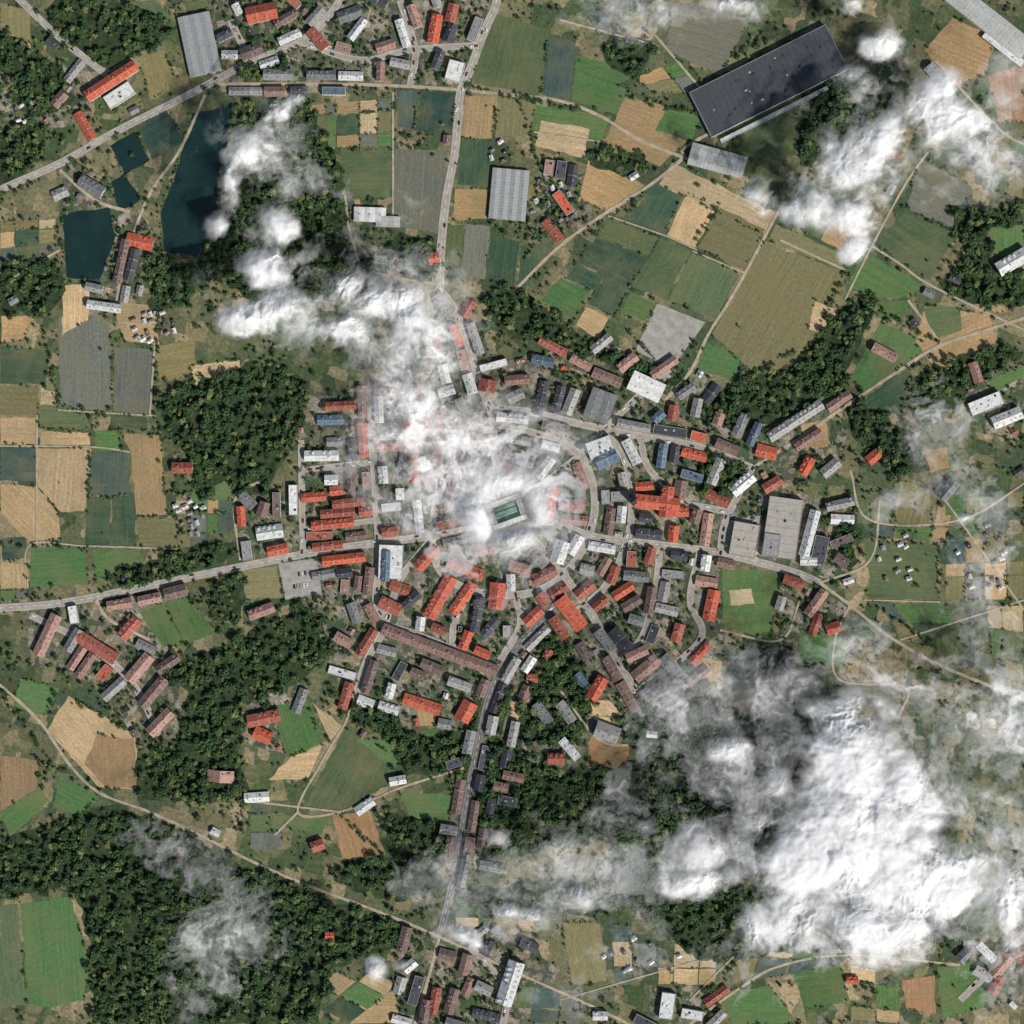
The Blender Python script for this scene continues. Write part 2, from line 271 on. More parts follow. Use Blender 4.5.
# ------------------------------------------------------------ roads
RO=[
(5.5,'m',[(500,-40),(497,0),(485,30),(468,75),(460,95),(455,150),(446,200),(441,250),(440,290)]),
(4.5,'m',[(440,290),(455,310),(470,350),(480,385),(490,408)]),
(4.5,'m',[(-60,222),(0,190),(60,163),(115,132),(190,94),(250,62),(300,42),(330,14),(352,-20)]),
(3.2,'f',[(215,84),(260,84),(330,84),(400,86),(460,90),(520,96),(560,101),(600,116),(640,140),(690,160)]),
(4,'m',[(10,-10),(20,0),(60,38),(108,76)]),
(3,'f',[(205,95),(180,150),(152,190),(135,230),(122,275),(115,310)]),(3,'f',[(60,170),(95,200),(130,212)]),(4,'f',[(88,305),(120,312)]),
(5,'m',[(-80,612),(0,608),(60,603),(130,590),(200,575),(260,563),(320,551),(375,543),(440,535),(480,526)]),
(5,'m',[(536,520),(560,525),(600,538),(660,545),(720,553),(790,571),(820,583)]),(3.2,'f',[(820,583),(850,605),(890,637),(940,665),(1024,700),(1080,725)]),
(5,'m',[(525,530),(560,570),(590,612),(612,650),(636,692)]),
(5,'s',[(560,600),(545,618),(510,655),(490,695),(479,740),(469,790),(459,850),(452,885),(440,935)]),(3.2,'f',[(440,935),(428,980),(415,1024),(405,1060)]),
(4.5,'t',[(490,408),(530,412),(580,424),(640,436),(700,447),(752,468)]),(4,'t',[(752,468),(738,495),(724,525),(720,553)]),
(5,'t',[(560,440),(582,458),(594,490),(592,525),(576,560),(550,585),(515,595),(470,590),(440,570),(430,535)]),
(4.5,'t',[(604,430),(625,460),(632,500),(627,540),(606,585),(568,618)]),
(4.5,'t',[(370,385),(372,440),(376,500),(379,560),(376,600),(385,625),(366,662),(355,698)]),
(3.5,'t',[(301,440),(302,500),(303,552)]),(3,'t',[(302,470),(374,462)]),(3,'t',[(302,530),(376,520)]),
(4,'t',[(385,625),(410,632),(450,648),(498,668)]),(4,'t',[(430,540),(400,580),(385,625)]),(4,'t',[(470,592),(455,620),(452,648)]),(4,'t',[(515,595),(520,625),(500,660)]),
(4,'t',[(450,430),(440,480),(430,535)]),(4,'t',[(372,440),(450,430),(500,425),(560,440)]),(4,'t',[(535,490),(580,455),(604,430),(640,395),(672,372)]),(4,'t',[(490,408),(495,440),(500,480)]),
(4,'t',[(632,500),(690,505),(730,512)]),(4,'t',[(660,545),(655,590),(640,640),(612,650)]),(4,'t',[(700,550),(690,600),(700,640),(636,692)]),(4,'t',[(640,436),(650,470),(690,505)]),
(3.2,'f',[(515,290),(560,246),(610,210),(650,185),(683,158),(697,140),(860,60)]),
(3.2,'f',[(665,400),(690,372),(708,335),(730,300),(755,255),(778,212)]),(2.2,'f',[(780,240),(845,270)]),(2.2,'f',[(845,300),(872,246),(905,185),(928,152)]),(2.2,'f',[(872,246),(900,264),(932,286),(1024,330)]),
(3.2,'f',[(752,468),(800,438),(840,410),(900,370),(942,345),(1024,318),(1070,300)]),(2.5,'f',[(908,300),(942,345)]),
(2.8,'f',[(-40,655),(0,685),(40,722),(70,765),(100,793),(150,812),(200,835),(260,865),(320,890),(380,912),(440,937),(500,965),(600,1010),(660,1040)]),
(2.3,'f',[(345,724),(322,762),(298,812),(340,812),(400,788),(464,768)]),(2.3,'f',[(298,812),(275,835)]),(2.3,'f',[(345,724),(355,698)]),(2,'f',[(240,800),(340,812)]),
(2.6,'f',[(690,1024),(740,988),(780,966),(850,955),(960,965)]),(2.4,'f',[(655,35),(700,88)]),(2,'f',[(655,45),(560,20)]),
(3,'f',[(96,600),(110,620),(150,640)]),(4,'t',[(30,615),(80,640),(130,680),(160,735)]),(2.4,'f',[(850,605),(835,640),(840,680),(905,687),(900,715)]),(2.4,'f',[(820,583),(870,560),(880,500)]),
(2.3,'f',[(345,195),(352,240),(370,270),(440,285)]),(2,'f',[(393,92),(393,225)]),(4,'t',[(230,20),(250,60)]),(4,'t',[(400,0),(415,50),(410,86)]),(4,'t',[(300,42),(360,60),(410,50),(480,45)]),
(4,'t',[(960,1000),(1000,960),(1040,920)]),(2,'f',[(37,415),(37,545)]),(2,'f',[(155,340),(150,415)]),(2.6,'f',[(935,60),(1000,130),(1040,150)]),(2.3,'f',[(560,690),(600,740),(640,745)]),
(2.3,'f',[(240,560),(235,500),(262,480)]),(4,'t',[(470,945),(505,990),(500,1040)]),(2.4,'f',[(0,285),(60,250)]),(2.2,'f',[(720,630),(780,640),(800,600)]),(2.2,'f',[(850,470),(870,520),(960,520),(1030,480)]),
(1.6,'f',[(0,446),(92,447),(130,452)]),(1.6,'f',[(58,410),(156,416)]),(1.6,'f',[(28,588),(30,545),(86,546),(178,549)]),(1.6,'f',[(697,250),(666,236),(608,216)]),(1.6,'f',[(745,273),(692,251)]),(1.6,'f',[(534,132),(602,142)]),(1.6,'f',[(864,600),(940,602)]),(1.6,'f',[(560,1000),(700,960)]),(1.6,'f',[(740,950),(690,1000)]),(1.8,'f',[(945,500),(1024,610)]),(1.8,'f',[(900,640),(1024,600)])]
def smooth(pts,step=4.0):
    pts=[np.array(P(*p)) for p in pts]; ex=[2*pts[0]-pts[1]]+pts+[2*pts[-1]-pts[-2]]; out=[]
    for i in range(1,len(ex)-2):
        a,b,c,d=ex[i-1:i+3]; n=max(1,int(np.hypot(*(c-b))/step))
        for j in range(n):
            t=j/n; out.append(0.5*((2*b)+(c-a)*t+(2*a-5*b+4*c-d)*t*t+(3*b-a-3*c+d)*t**3))
    out.append(pts[-1]); return np.array(out)
RS=[]
segc=[];sega=[]
for i,(w,k,pts) in enumerate(RO):
    c=smooth(pts); t=np.gradient(c,axis=0); t/=np.hypot(t[:,0],t[:,1])[:,None]+1e-9; nn=np.stack([-t[:,1],t[:,0]],1)
    RS.append((w,k,c,t,nn)); segc.append(c); sega.append(np.arctan2(t[:,1],t[:,0]))
    for j in range(len(c)-1):
        h=w/2; rast([c[j]+nn[j]*h,c[j]-nn[j]*h,c[j+1]-nn[j+1]*h,c[j+1]+nn[j+1]*h],roadr)
segc=np.concatenate(segc); sega=np.concatenate(sega)
for i,(w,k,c,t,nn) in enumerate(RS):
    z=0.42+i*0.004; n=len(c); h=w/2
    wj=h*(1+0.12*rng.standard_normal(n)) if k=='f' else np.full(n,h)
    vs=[];
    for j in range(n): vs+= [(*(c[j]+nn[j]*wj[j]),z),(*(c[j]-nn[j]*wj[j]),z)]
    addmesh('farm_track' if k=='f' else 'road',vs,[(2*j,2*j+1,2*j+3,2*j+2) for j in range(n-1)],[MTR if k=='f' else (MRD if k=='s' else MR)])
    if k!='f':
        vs=[];fs=[];mi=[]
        zp=z+0.12
        for sgn in (1,-1):
            for j in range(n-1):
                q=(c[j]+c[j+1])/2+nn[j]*sgn*(h+1.0); ix=int(q[0]+OFF); iy=int(q[1]+OFF)
                if not(0<=ix<N and 0<=iy<N) or roadr[iy,ix]: continue
                a,b=c[j]+nn[j]*sgn*h,c[j+1]+nn[j+1]*sgn*h; e,f=c[j]+nn[j]*sgn*(h+1.5),c[j+1]+nn[j+1]*sgn*(h+1.5)
                a2,b2=c[j]+nn[j]*sgn*(h+.25),c[j+1]+nn[j+1]*sgn*(h+.25)
                s=len(vs); vs+=[(*a,z),(*b,z),(*a,zp),(*b,zp),(*a2,zp),(*b2,zp),(*e,zp),(*f,zp),(*e,0),(*f,0)]
                fs+=[(s,s+1,s+3,s+2),(s+2,s+3,s+5,s+4),(s+4,s+5,s+7,s+6),(s+6,s+7,s+9,s+8)]; mi+=[1,1,0,0]
        if fs: addmesh('pavement',vs,fs,[MRD if k=='s' else MPV,MK],mi)  # south street pavement takes the same colour with tree shade in it
        if k in 'ms':
            vs=[];fs=[]
            for j in range(0,n-1,2):
                s=len(vs); vs+=[(*(c[j]+nn[j]*.12),z+.0025),(*(c[j]-nn[j]*.12),z+.0025),(*(c[j+1]-nn[j+1]*.12),z+.0025),(*(c[j+1]+nn[j+1]*.12),z+.0025)]; fs.append((s,s+1,s+2,s+3))
            addmesh('road_marking',vs,fs,[MLN])
occ|=roadr
# ------------------------------------------------------------ buildings
def box(vs,fs,mi,x0,x1,y0,y1,z0,z1,m,bottom=False):
    s=len(vs); vs+=[(x0,y0,z0),(x1,y0,z0),(x1,y1,z0),(x0,y1,z0),(x0,y0,z1),(x1,y0,z1),(x1,y1,z1),(x0,y1,z1)]
    f=[(0,1,5,4),(1,2,6,5),(2,3,7,6),(3,0,4,7),(4,5,6,7)]
    fs+=[tuple(s+a for a in q) for q in f]; mi+=[m]*5
def openings(vs,fs,mi,Lx,W,h,floors):
    fh=h/floors
    for side in (0,1,2,3):
        ln=Lx if side<2 else W
        n=max(1,int(ln/3.6))
        for fl in range(floors):
            for j in range(n):
                x=-ln/2+ln*(j+.5)/n; isd=(fl==0 and j==n//2 and side in(0,2))
                w2,z0,z1=(0.6,0.3,2.3) if isd else (0.65,fl*fh+1.0,fl*fh+2.3)
                for pr,g,m in ((0.03,0.12,3),(0.06,0,4 if isd else 2)):
                    if side<2:
                        y=(W/2+pr)*(1 if side else -1); q=[(x-w2-g,y,z0-g),(x+w2+g,y,z0-g),(x+w2+g,y,z1+g),(x-w2-g,y,z1+g)]
                    else:
                        y=(Lx/2+pr)*(1 if side==3 else -1); q=[(y,x-w2-g,z0-g),(y,x+w2+g,z0-g),(y,x+w2+g,z1+g),(y,x-w2-g,z1+g)]
                    s=len(vs); vs+=q; fs.append((s,s+1,s+2,s+3)); mi.append(m)
def gable(Lx,W,h,rk,wall,lite=False):
    vs=[];fs=[];mi=[]; a,b=Lx/2,W/2; rh=b*random.uniform(0.5,0.72); ov=.5
    s=0; vs+=[(-a,-b,0),(a,-b,0),(a,b,0),(-a,b,0),(-a,-b,h),(a,-b,h),(a,b,h),(-a,b,h),(-a,0,h+rh),(a,0,h+rh)]
    fs+=[(0,1,5,4),(2,3,7,6),(1,2,6,9,5),(3,0,4,8,7)]; mi+=[0]*4
    sl=rh/b; A=a+ov; B=b+ov; ze=h-sl*ov+.05; zr=h+rh+.05
    for sg in (-1,1):
        s=len(vs); vs+=[(-A,sg*B,ze),(A,sg*B,ze),(A,0,zr),(-A,0,zr),(-A,sg*B,ze+.3),(A,sg*B,ze+.3),(A,0,zr+.3),(-A,0,zr+.3)]
        fs+=[(s+4,s+5,s+6,s+7),(s,s+1,s+5,s+4),(s+1,s+2,s+6,s+5),(s+3,s,s+4,s+7)]; mi+=[1]*4
    box(vs,fs,mi,-A,A,-.25,.25,zr+.2,zr+.42,1)
    def zs(y): return zr+.3-sl*abs(y)
    nch=max(1,int(Lx/12))
    for j in range(nch):
        x=-a+Lx*(j+random.uniform(.25,.75))/nch; y=random.choice((-1,1))*b*.25; box(vs,fs,mi,x-.5,x+.5,y-.4,y+.4,h+rh*.4,zr+1.3,5)
        box(vs,fs,mi,x-.6,x+.6,y-.5,y+.5,zr+1.302,zr+1.45,7)
    if Lx>18:
        nw=int(Lx/9)
        for j in range(1,nw):
            x=-a+Lx*j/nw
            for sg in(-1,1):
                s=len(vs); vs+=[(x-.16,sg*B,ze+.5),(x+.16,sg*B,ze+.5),(x+.16,sg*.26,zs(.26)+.2),(x-.16,sg*.26,zs(.26)+.2),(x-.16,sg*B,ze+.1),(x+.16,sg*B,ze+.1)]
                fs+=[(s,s+1,s+2,s+3),(s,s+1,s+5,s+4)]; mi+=[7,7]
    nd=int(Lx/5)
    kind=random.random()
    for j in range(nd):
        for sg in (-1,1):
            if random.random()<.45: continue
            x=-a+Lx*(j+.5)/nd; y=sg*b*.55
            if kind<.35:
                y1=sg*b*.8; zt=zs(b*.35)-.1
                lo,hi=min(y1,sg*b*.25),max(y1,sg*b*.25)
                box(vs,fs,mi,x-1,x+1,lo,hi,zs(b*.8)-1,zt,0)
                box(vs,fs,mi,x-1.2,x+1.2,lo-.2,hi+.2,zt+.003,zt+.2,1)
                s=len(vs); yy=y1+sg*.03; vs+=[(x-.6,yy,zs(b*.8)+.1),(x+.6,yy,zs(b*.8)+.1),(x+.6,yy,zt-.15),(x-.6,yy,zt-.15)]; fs.append((s,s+1,s+2,s+3)); mi.append(2)
            else:
                y0=y-.7;y1=y+.7; s=len(vs); vs+=[(x-.5,y0,zs(y0)+.06),(x+.5,y0,zs(y0)+.06),(x+.5,y1,zs(y1)+.06),(x-.5,y1,zs(y1)+.06)]; fs.append((s,s+1,s+2,s+3)); mi.append(2)
    openings(vs,fs,mi,Lx,W,h,2 if h>5 else 1)
    return vs,fs,mi
def flat(Lx,W,h,rk,wall,sky=True):
    vs=[];fs=[];mi=[]; a,b=Lx/2,W/2
    s=0; vs+=[(-a,-b,0),(a,-b,0),(a,b,0),(-a,b,0),(-a,-b,h+.5),(a,-b,h+.5),(a,b,h+.5),(-a,b,h+.5)]
    fs+=[(0,1,5,4),(1,2,6,5),(2,3,7,6),(3,0,4,7)]; mi+=[0]*4
    t=.35; s=len(vs); vs+=[(-a+t,-b+t,h+.5),(a-t,-b+t,h+.5),(a-t,b-t,h+.5),(-a+t,b-t,h+.5),(-a+t,-b+t,h),(a-t,-b+t,h),(a-t,b-t,h),(-a+t,b-t,h)]
    for j in range(4):
        k=(j+1)%4; fs+=[(4+j,4+k,s+k,s+j),(s+j,s+k,s+4+k,s+4+j)]; mi+=[6,6]
    fs.append((s+4,s+5,s+6,s+7)); mi.append(1)
    if sky:
        for j in range(int(Lx*W/(90 if Lx*W<500 else 260))+1):
            x=random.uniform(-a+3,a-3); y=random.uniform(-b*.7,b*.7); u=random.uniform(.6,1.6); v=random.uniform(.5,1.2)
            box(vs,fs,mi,x-u,x+u,y-v,y+v,h+.01,h+random.uniform(.5,1.2),random.choice((6,1,1,2)))
    openings(vs,fs,mi,Lx,W,h,max(1,int(h/3.2)))
    return vs,fs,mi
def shed(Lx,W,h):
    vs=[];fs=[];mi=[]; a,b=Lx/2,W/2
    vs+=[(-a,-b,0),(a,-b,0),(a,b,0),(-a,b,0),(-a,-b,h),(a,-b,h),(a,b,h),(-a,b,h)]; fs+=[(0,1,5,4),(1,2,6,5),(2,3,7,6),(3,0,4,7)]; mi+=[0]*4
    n=max(2,int(W/9)); A=a+.4
    for j in range(n):
        y0=-b+W*j/n; y1=-b+W*(j+1)/n; ym=(y0+y1)/2; s=len(vs)
        vs+=[(-A,y0,h+.02),(A,y0,h+.02),(A,ym,h+1.1),(-A,ym,h+1.1),(A,y1,h+.02),(-A,y1,h+.02)]
        fs+=[(s,s+1,s+2,s+3),(s+3,s+2,s+4,s+5),(s+1,s+4,s+2),(s,s+3,s+5)]; mi+=[1,1,0,0]
        for k in range(int(Lx/14)):
            x=-a+14*(k+.5); box(vs,fs,mi,x-.7,x+.7,ym-.7,ym+.7,h+.9,h+1.6,6)
    openings(vs,fs,mi,Lx,W,h,1); return vs,fs,mi
def obb(x,y,Lx,W,ang,g=0):
    ca,sa=math.cos(ang),math.sin(ang); a,b=Lx/2+g,W/2+g
    return [(x+ca*u-sa*v,y+sa*u+ca*v) for u,v in((-a,-b),(a,-b),(a,b),(-a,b))]
bld=[]
def building(px,py,Lx,W,ang,rk,kind='g',h=None,name=None,force=True,world=False,g=0.6):
    x,y=(px,py) if world else P(px,py); ang=math.radians(ang)
    if not force and rast(obb(x,y,Lx,W,ang,g),occ,test=True): return False
    rast(obb(x,y,Lx,W,ang,0.8),occ)
    h=h or random.choice((3.2,5.8,6.0,6.2)); wall=WALLS[random.choice((0,0,1,1,2))]
    if kind=='g': v=gable(Lx,W,h,rk,wall); nm='house' if Lx<22 else 'row_house'
    elif kind=='f': v=flat(Lx,W,h,rk,wall); nm='flat_roofed_building'
    else: v=shed(Lx,W,h); nm='warehouse'
    ob=addmesh(name or nm,v[0],v[1],[wall,ROOF[rk],MWIN,MFR,MDOOR,MCH,MUNIT,MCOP],v[2]); ob.location=(x,y,0.02); ob.rotation_euler=(0,0,ang)
    bld.append(ob); return True
B=building
B(768,82,152,50,26.5,'k','f',8,'warehouse'); B(774,115,120,4.5,26.5,'w','f',4,'sunlit_wall_strip')  # thin white block added for the sunlit south-east wall of the warehouse
B(717,161,56,22,-15,'l','s',7,'warehouse'); B(509,195,50,37,85,'h','s',5,'greenhouse'); B(370,215,14,32,88,'w','s',4,'greenhouse'); B(388,222,10,24,88,'l','s',4,'greenhouse')
B(988,22,95,22,-38,'l','s',8,'warehouse'); B(1003,50,50,8,-38,'w','f',5,'sunlit_wall_strip'); B(200,45,60,32,-78,'h','s',6,'warehouse')
B(112,82,58,11,33,'o','g',8,'manor_house'); B(120,96,30,14,33,'w','f',6,'manor_annexe'); B(391,562,34,24,88,'w','f',8,'town_hall'); B(386,566,30,8,88,'u','g',9)
B(600,406,30,26,70,'g','s',9,'market_hall'); B(646,387,34,20,-25,'w','s',9,'market_hall'); B(571,402,26,10,68,'g','g'); B(541,398,34,9,78,'d','g'); B(600,448,26,18,20,'w','f',8)
B(782,528,60,34,82,'c','f',8,'factory_hall'); B(771,545,22,16,82,'g','f',9.5,'factory_annexe'); B(809,533,46,10,75,'w','g',7); B(819,550,28,14,78,'d','f',8); B(744,540,34,26,80,'c','f',7,'factory_hall')
B(510,982,44,16,72,'w','g',8); B(667,1005,26,14,82,'w','f',7); B(692,1014,22,10,-10,'w','f',6); B(985,404,34,14,22,'w','f',7); B(1006,418,30,12,22,'w','g',7); B(1012,262,34,14,30,'w','g',8)
B(455,72,20,16,75,'w','f',8); B(252,52,22,12,20,'b'); B(795,421,62,10,33,'g','g',7); B(808,440,30,8,33,'b')
def church(px,py):
    x,y=P(px,py); par=bpy.data.objects.new('church',None); sc.collection.objects.link(par); par.location=(x,y,0); par.rotation_euler=(0,0,math.radians(-6))
    for nm,Lx,W,dx,dy,r,h in(('nave',44,13,0,0,0,9),('transept',30,12,9,2,90,8.4)):
        v=gable(Lx,W,h,'o',WALLS[0]); o=addmesh(nm,v[0],v[1],[WALLS[0],ROOF['o'],MWIN,MFR,MDOOR,MCH,MUNIT,MCOP],v[2]); o.parent=par; o.location=(dx,dy,0.02); o.rotation_euler=(0,0,math.radians(r))
    vs=[];fs=[];mi=[]; box(vs,fs,mi,-3,3,-3,3,0,20,0); s=len(vs); vs+=[(-3.4,-3.4,20.003),(3.4,-3.4,20.003),(3.4,3.4,20.003),(-3.4,3.4,20.003),(0,0,32)]
    fs+=[(s,s+1,s+4),(s+1,s+2,s+4),(s+2,s+3,s+4),(s+3,s,s+4)]; mi+=[1]*4; o=addmesh('tower',vs,fs,[WALLS[0],ROOF['d']],mi); o.parent=par; o.location=(-24,0,0.02)
    rast(obb(x,y,54,14,math.radians(-6),1),occ); rast(obb(x+9,y,12,32,math.radians(-6),1),occ)
church(657,503)
def palace(px,py):
    x,y=P(px,py); par=bpy.data.objects.new('palace',None); sc.collection.objects.link(par); par.location=(x,y,0); par.rotation_euler=(0,0,math.radians(20))
    for nm,Lx,W,dx,dy,r in(('wing_south',36,6,0,-11,0),('wing_north',36,6,0,11,0),('wing_west',16,6,-15,0,90),('wing_east',16,6,15,0,90),('centre_range',22,4.5,0,0,0)):
        v=flat(Lx-.1,W,13 if nm!='centre_range' else 9,'w',WALLS[1],False); o=addmesh(nm,v[0],v[1],[WALLS[1],ROOF['w' if nm!='centre_range' else 'n'],MWIN,MFR,MDOOR,MCH,MUNIT,MCOP],v[2]); o.parent=par; o.location=(dx,dy,0.02); o.rotation_euler=(0,0,math.radians(r))
    c=addmesh('court_glass_roof',[(-12,-8,8),(12,-8,8),(12,8,8),(-12,8,8)],[(0,1,2,3)],[ROOF['n']]); c.parent=par
    rast(obb(x,y,46,38,math.radians(20),2),occ)
palace(507,512)
MAN=[(341,406,30,8,3,'r'),(314,497,24,9,5,'o'),(349,503,32,8,5,'r'),(338,513,34,8,5,'r'),(333,524,42,9,6,'o'),(328,546,30,8,6,'r'),(356,536,20,8,6,'b'),(344,559,42,9,6,'o'),
(427,558,28,11,48,'o'),(440,597,46,13,60,'o'),(463,598,36,10,55,'o'),(466,569,38,11,-22,'o'),(497,596,26,15,85,'o'),(390,606,22,12,-25,'r'),(400,588,20,10,-20,'r'),(571,613,36,14,-52,'o'),
(545,575,24,10,25,'r'),(520,568,22,10,-15,'p'),(553,347,30,8,-28,'r'),(581,363,22,8,-28,'p'),(607,378,30,10,-22,'b'),(487,386,12,16,80,'r'),(517,380,24,9,5,'b'),(711,605,30,12,78,'o'),
(766,452,20,12,-15,'o'),(873,457,14,10,40,'o'),(884,353,26,9,-28,'p'),(787,660,20,12,68,'b'),(48,635,44,11,65,'p'),(97,647,46,12,-32,'r'),(130,628,24,12,48,'r'),(120,604,24,9,10,'p'),(150,599,22,9,12,'p'),
(176,592,22,12,14,'b'),(140,668,32,12,50,'p'),(154,692,36,11,50,'b'),(161,722,30,11,46,'p'),(74,640,24,9,60,'g'),(262,611,26,10,20,'p'),(264,718,32,12,12,'r'),(263,735,18,12,-25,'o'),(422,704,38,11,-18,'o'),
(466,711,20,15,62,'o'),(221,776,11,26,85,'p'),(257,797,24,9,4,'w'),(318,845,12,10,20,'r'),(262,14,30,16,12,'o'),(318,40,24,10,-50,'r'),(435,30,28,11,80,'o'),(452,14,18,10,75,'r'),(140,242,26,13,-12,'o'),
(122,262,44,8,78,'b'),(105,307,34,8,-8,'w'),(92,187,26,12,-30,'g'),(270,532,26,13,8,'w'),(183,468,20,10,0,'r'),(434,259,10,11,10,'o'),(468,309,18,10,60,'r'),(440,650,122,11,-20.5,'b'),(597,688,24,12,60,'o'),
(547,655,12,8,60,'r'),(532,678,10,8,0,'r'),(556,758,16,10,0,'r'),(607,732,24,16,-20,'g'),(605,640,24,10,-52,'g'),(585,590,20,11,40,'r'),(613,575,18,9,70,'r'),(650,600,26,9,80,'b'),(680,490,18,12,80,'b'),
(680,512,16,9,0,'o'),(572,505,26,10,3,'r'),(574,520,26,9,-5,'p'),(620,640,26,14,-50,'d'),(646,668,30,12,40,'p'),(672,668,30,12,-50,'g'),(575,545,20,9,60,'w'),(560,552,22,14,70,'w'),(606,458,22,16,25,'u'),
(365,806,20,9,35,'w'),(742,484,26,12,40,'w'),(806,466,18,10,60,'o'),(830,468,20,10,40,'g'),(833,628,14,10,20,'o'),(808,560,16,10,0,'w'),(1000,965,26,12,50,'p'),(985,975,24,10,-30,'g'),(995,985,20,10,60,'r'),
(410,965,14,9,40,'w'),(435,1000,26,9,80,'r'),(425,1012,26,9,80,'b'),(600,1015,14,8,0,'w'),(398,780,16,8,10,'w'),(330,935,8,6,0,'o'),(947,490,22,12,50,'g'),(893,155,12,8,0,'b'),(60,100,16,9,50,'b'),(935,75,22,11,-50,'g'),(350,15,24,12,20,'g')]
for a in MAN: B(a[0],a[1],a[2],a[3],a[4],a[5])
def pal(x,y):
    if y<-190 and abs(x+35)<60: return random.choices('bgdp',weights=(25,30,35,10))[0]
    if math.hypot(x,y+10)>240: return random.choices('robpgwdu',weights=(10,5,18,10,26,14,15,2))[0]
    return random.choices('robpgwdu',weights=(14,11,17,9,24,13,12,2))[0]
def auto(i):
    w,k,c,t,nn=RS[i]
    for sg in (1,-1):
        for setb in (0,1):
            j=0
            while j<len(c)-1:
                Lx=random.uniform(15,34); W=random.uniform(7.5,10)
                if setb: Lx=random.uniform(12,26)
                per=random.random()<.35
                jj=min(len(c)-1,j+int((W if per else Lx)/8)); q=c[jj]
                off=w/2+2.2+(Lx/2 if per else W/2)+setb*random.uniform(15,26)
                pos=q+nn[jj]*sg*off; ix,iy=int(pos[0]+OFF),int(pos[1]+OFF)
                if 0<=ix<N and 0<=iy<N and townr[iy,ix] and not fieldr[iy,ix]:
                    if random.random()>(.85 if townr[iy,ix]==1 else .5): j+=3; continue
                    an=math.degrees(math.atan2(t[jj][1],t[jj][0]))+(90 if per else 0)
                    if B(pos[0],pos[1],Lx,W,an,pal(*pos),'g' if random.random()<.86 else 'f',None,None,False,True,.3):
                        j+=int(((W if per else Lx)+1.5)/4)+ (0 if random.random()<.6 else 3); continue
                j+=1
for i in range(len(RS)): auto(i)
cnt=0
for _ in range(8000):
    x=random.uniform(-512,512); y=random.uniform(-512,512); ix,iy=int(x+OFF),int(y+OFF)
    t_=townr[iy,ix]
    if not t_ or fieldr[iy,ix]: continue
    d=(segc[:,0]-x)**2+(segc[:,1]-y)**2; k=int(d.argmin())
    if d[k]>70**2: continue
    Lx=random.uniform(10,27); W=random.uniform(6.5,9.5)
    if random.random()<.4: Lx,W=random.uniform(4,8),random.uniform(3.5,5.5)
    core=(x+5)**2+(y+10)**2<190**2
    if random.random()<(.45 if core else .85): continue
    if B(x,y,Lx,W,math.degrees(sega[k])+random.choice((0,0,90)),pal(x,y),'g' if random.random()<.85 else 'f',3.0 if Lx<8 else None,'garden_shed' if Lx<8 else None,False,True,1.4): cnt+=1
# allotment huts and holiday cabins in tight clusters
for (x0,y0,rx,ry,n) in ((153,328,24,17,60),(190,515,16,22,26),(556,198,26,30,30),(38,112,26,14,20),(905,560,30,26,14),(985,560,30,40,22),(500,155,10,14,10),(640,955,40,20,16)):
    for _ in range(n):
        a_=random.random()*6.28; r_=math.sqrt(random.random()); x,y=P(x0+rx*r_*math.cos(a_),y0+ry*r_*math.sin(a_))
        B(x,y,random.uniform(3.5,5.5),random.uniform(2.6,3.6),random.choice((20,110,35)),random.choices('wgdb',weights=(5,4,2,1))[0],'g',2.6,'garden_shed',False,True,.7)
print('buildings',len(bld),cnt)
for _ in range(220):
    x=random.uniform(-512,512); y=random.uniform(-512,512); ix,iy=int(x+OFF),int(y+OFF)
    if fieldr[iy,ix] or townr[iy,ix]: continue
    d=(segc[:,0]-x)**2+(segc[:,1]-y)**2; k=int(d.argmin())
    if d[k]>26**2: continue
    B(x,y,random.uniform(6,12),random.uniform(4.5,7),math.degrees(sega[k]),random.choices('robgwd',weights=(6,2,22,30,14,26))[0],'g',3.4,None,False,True,3)
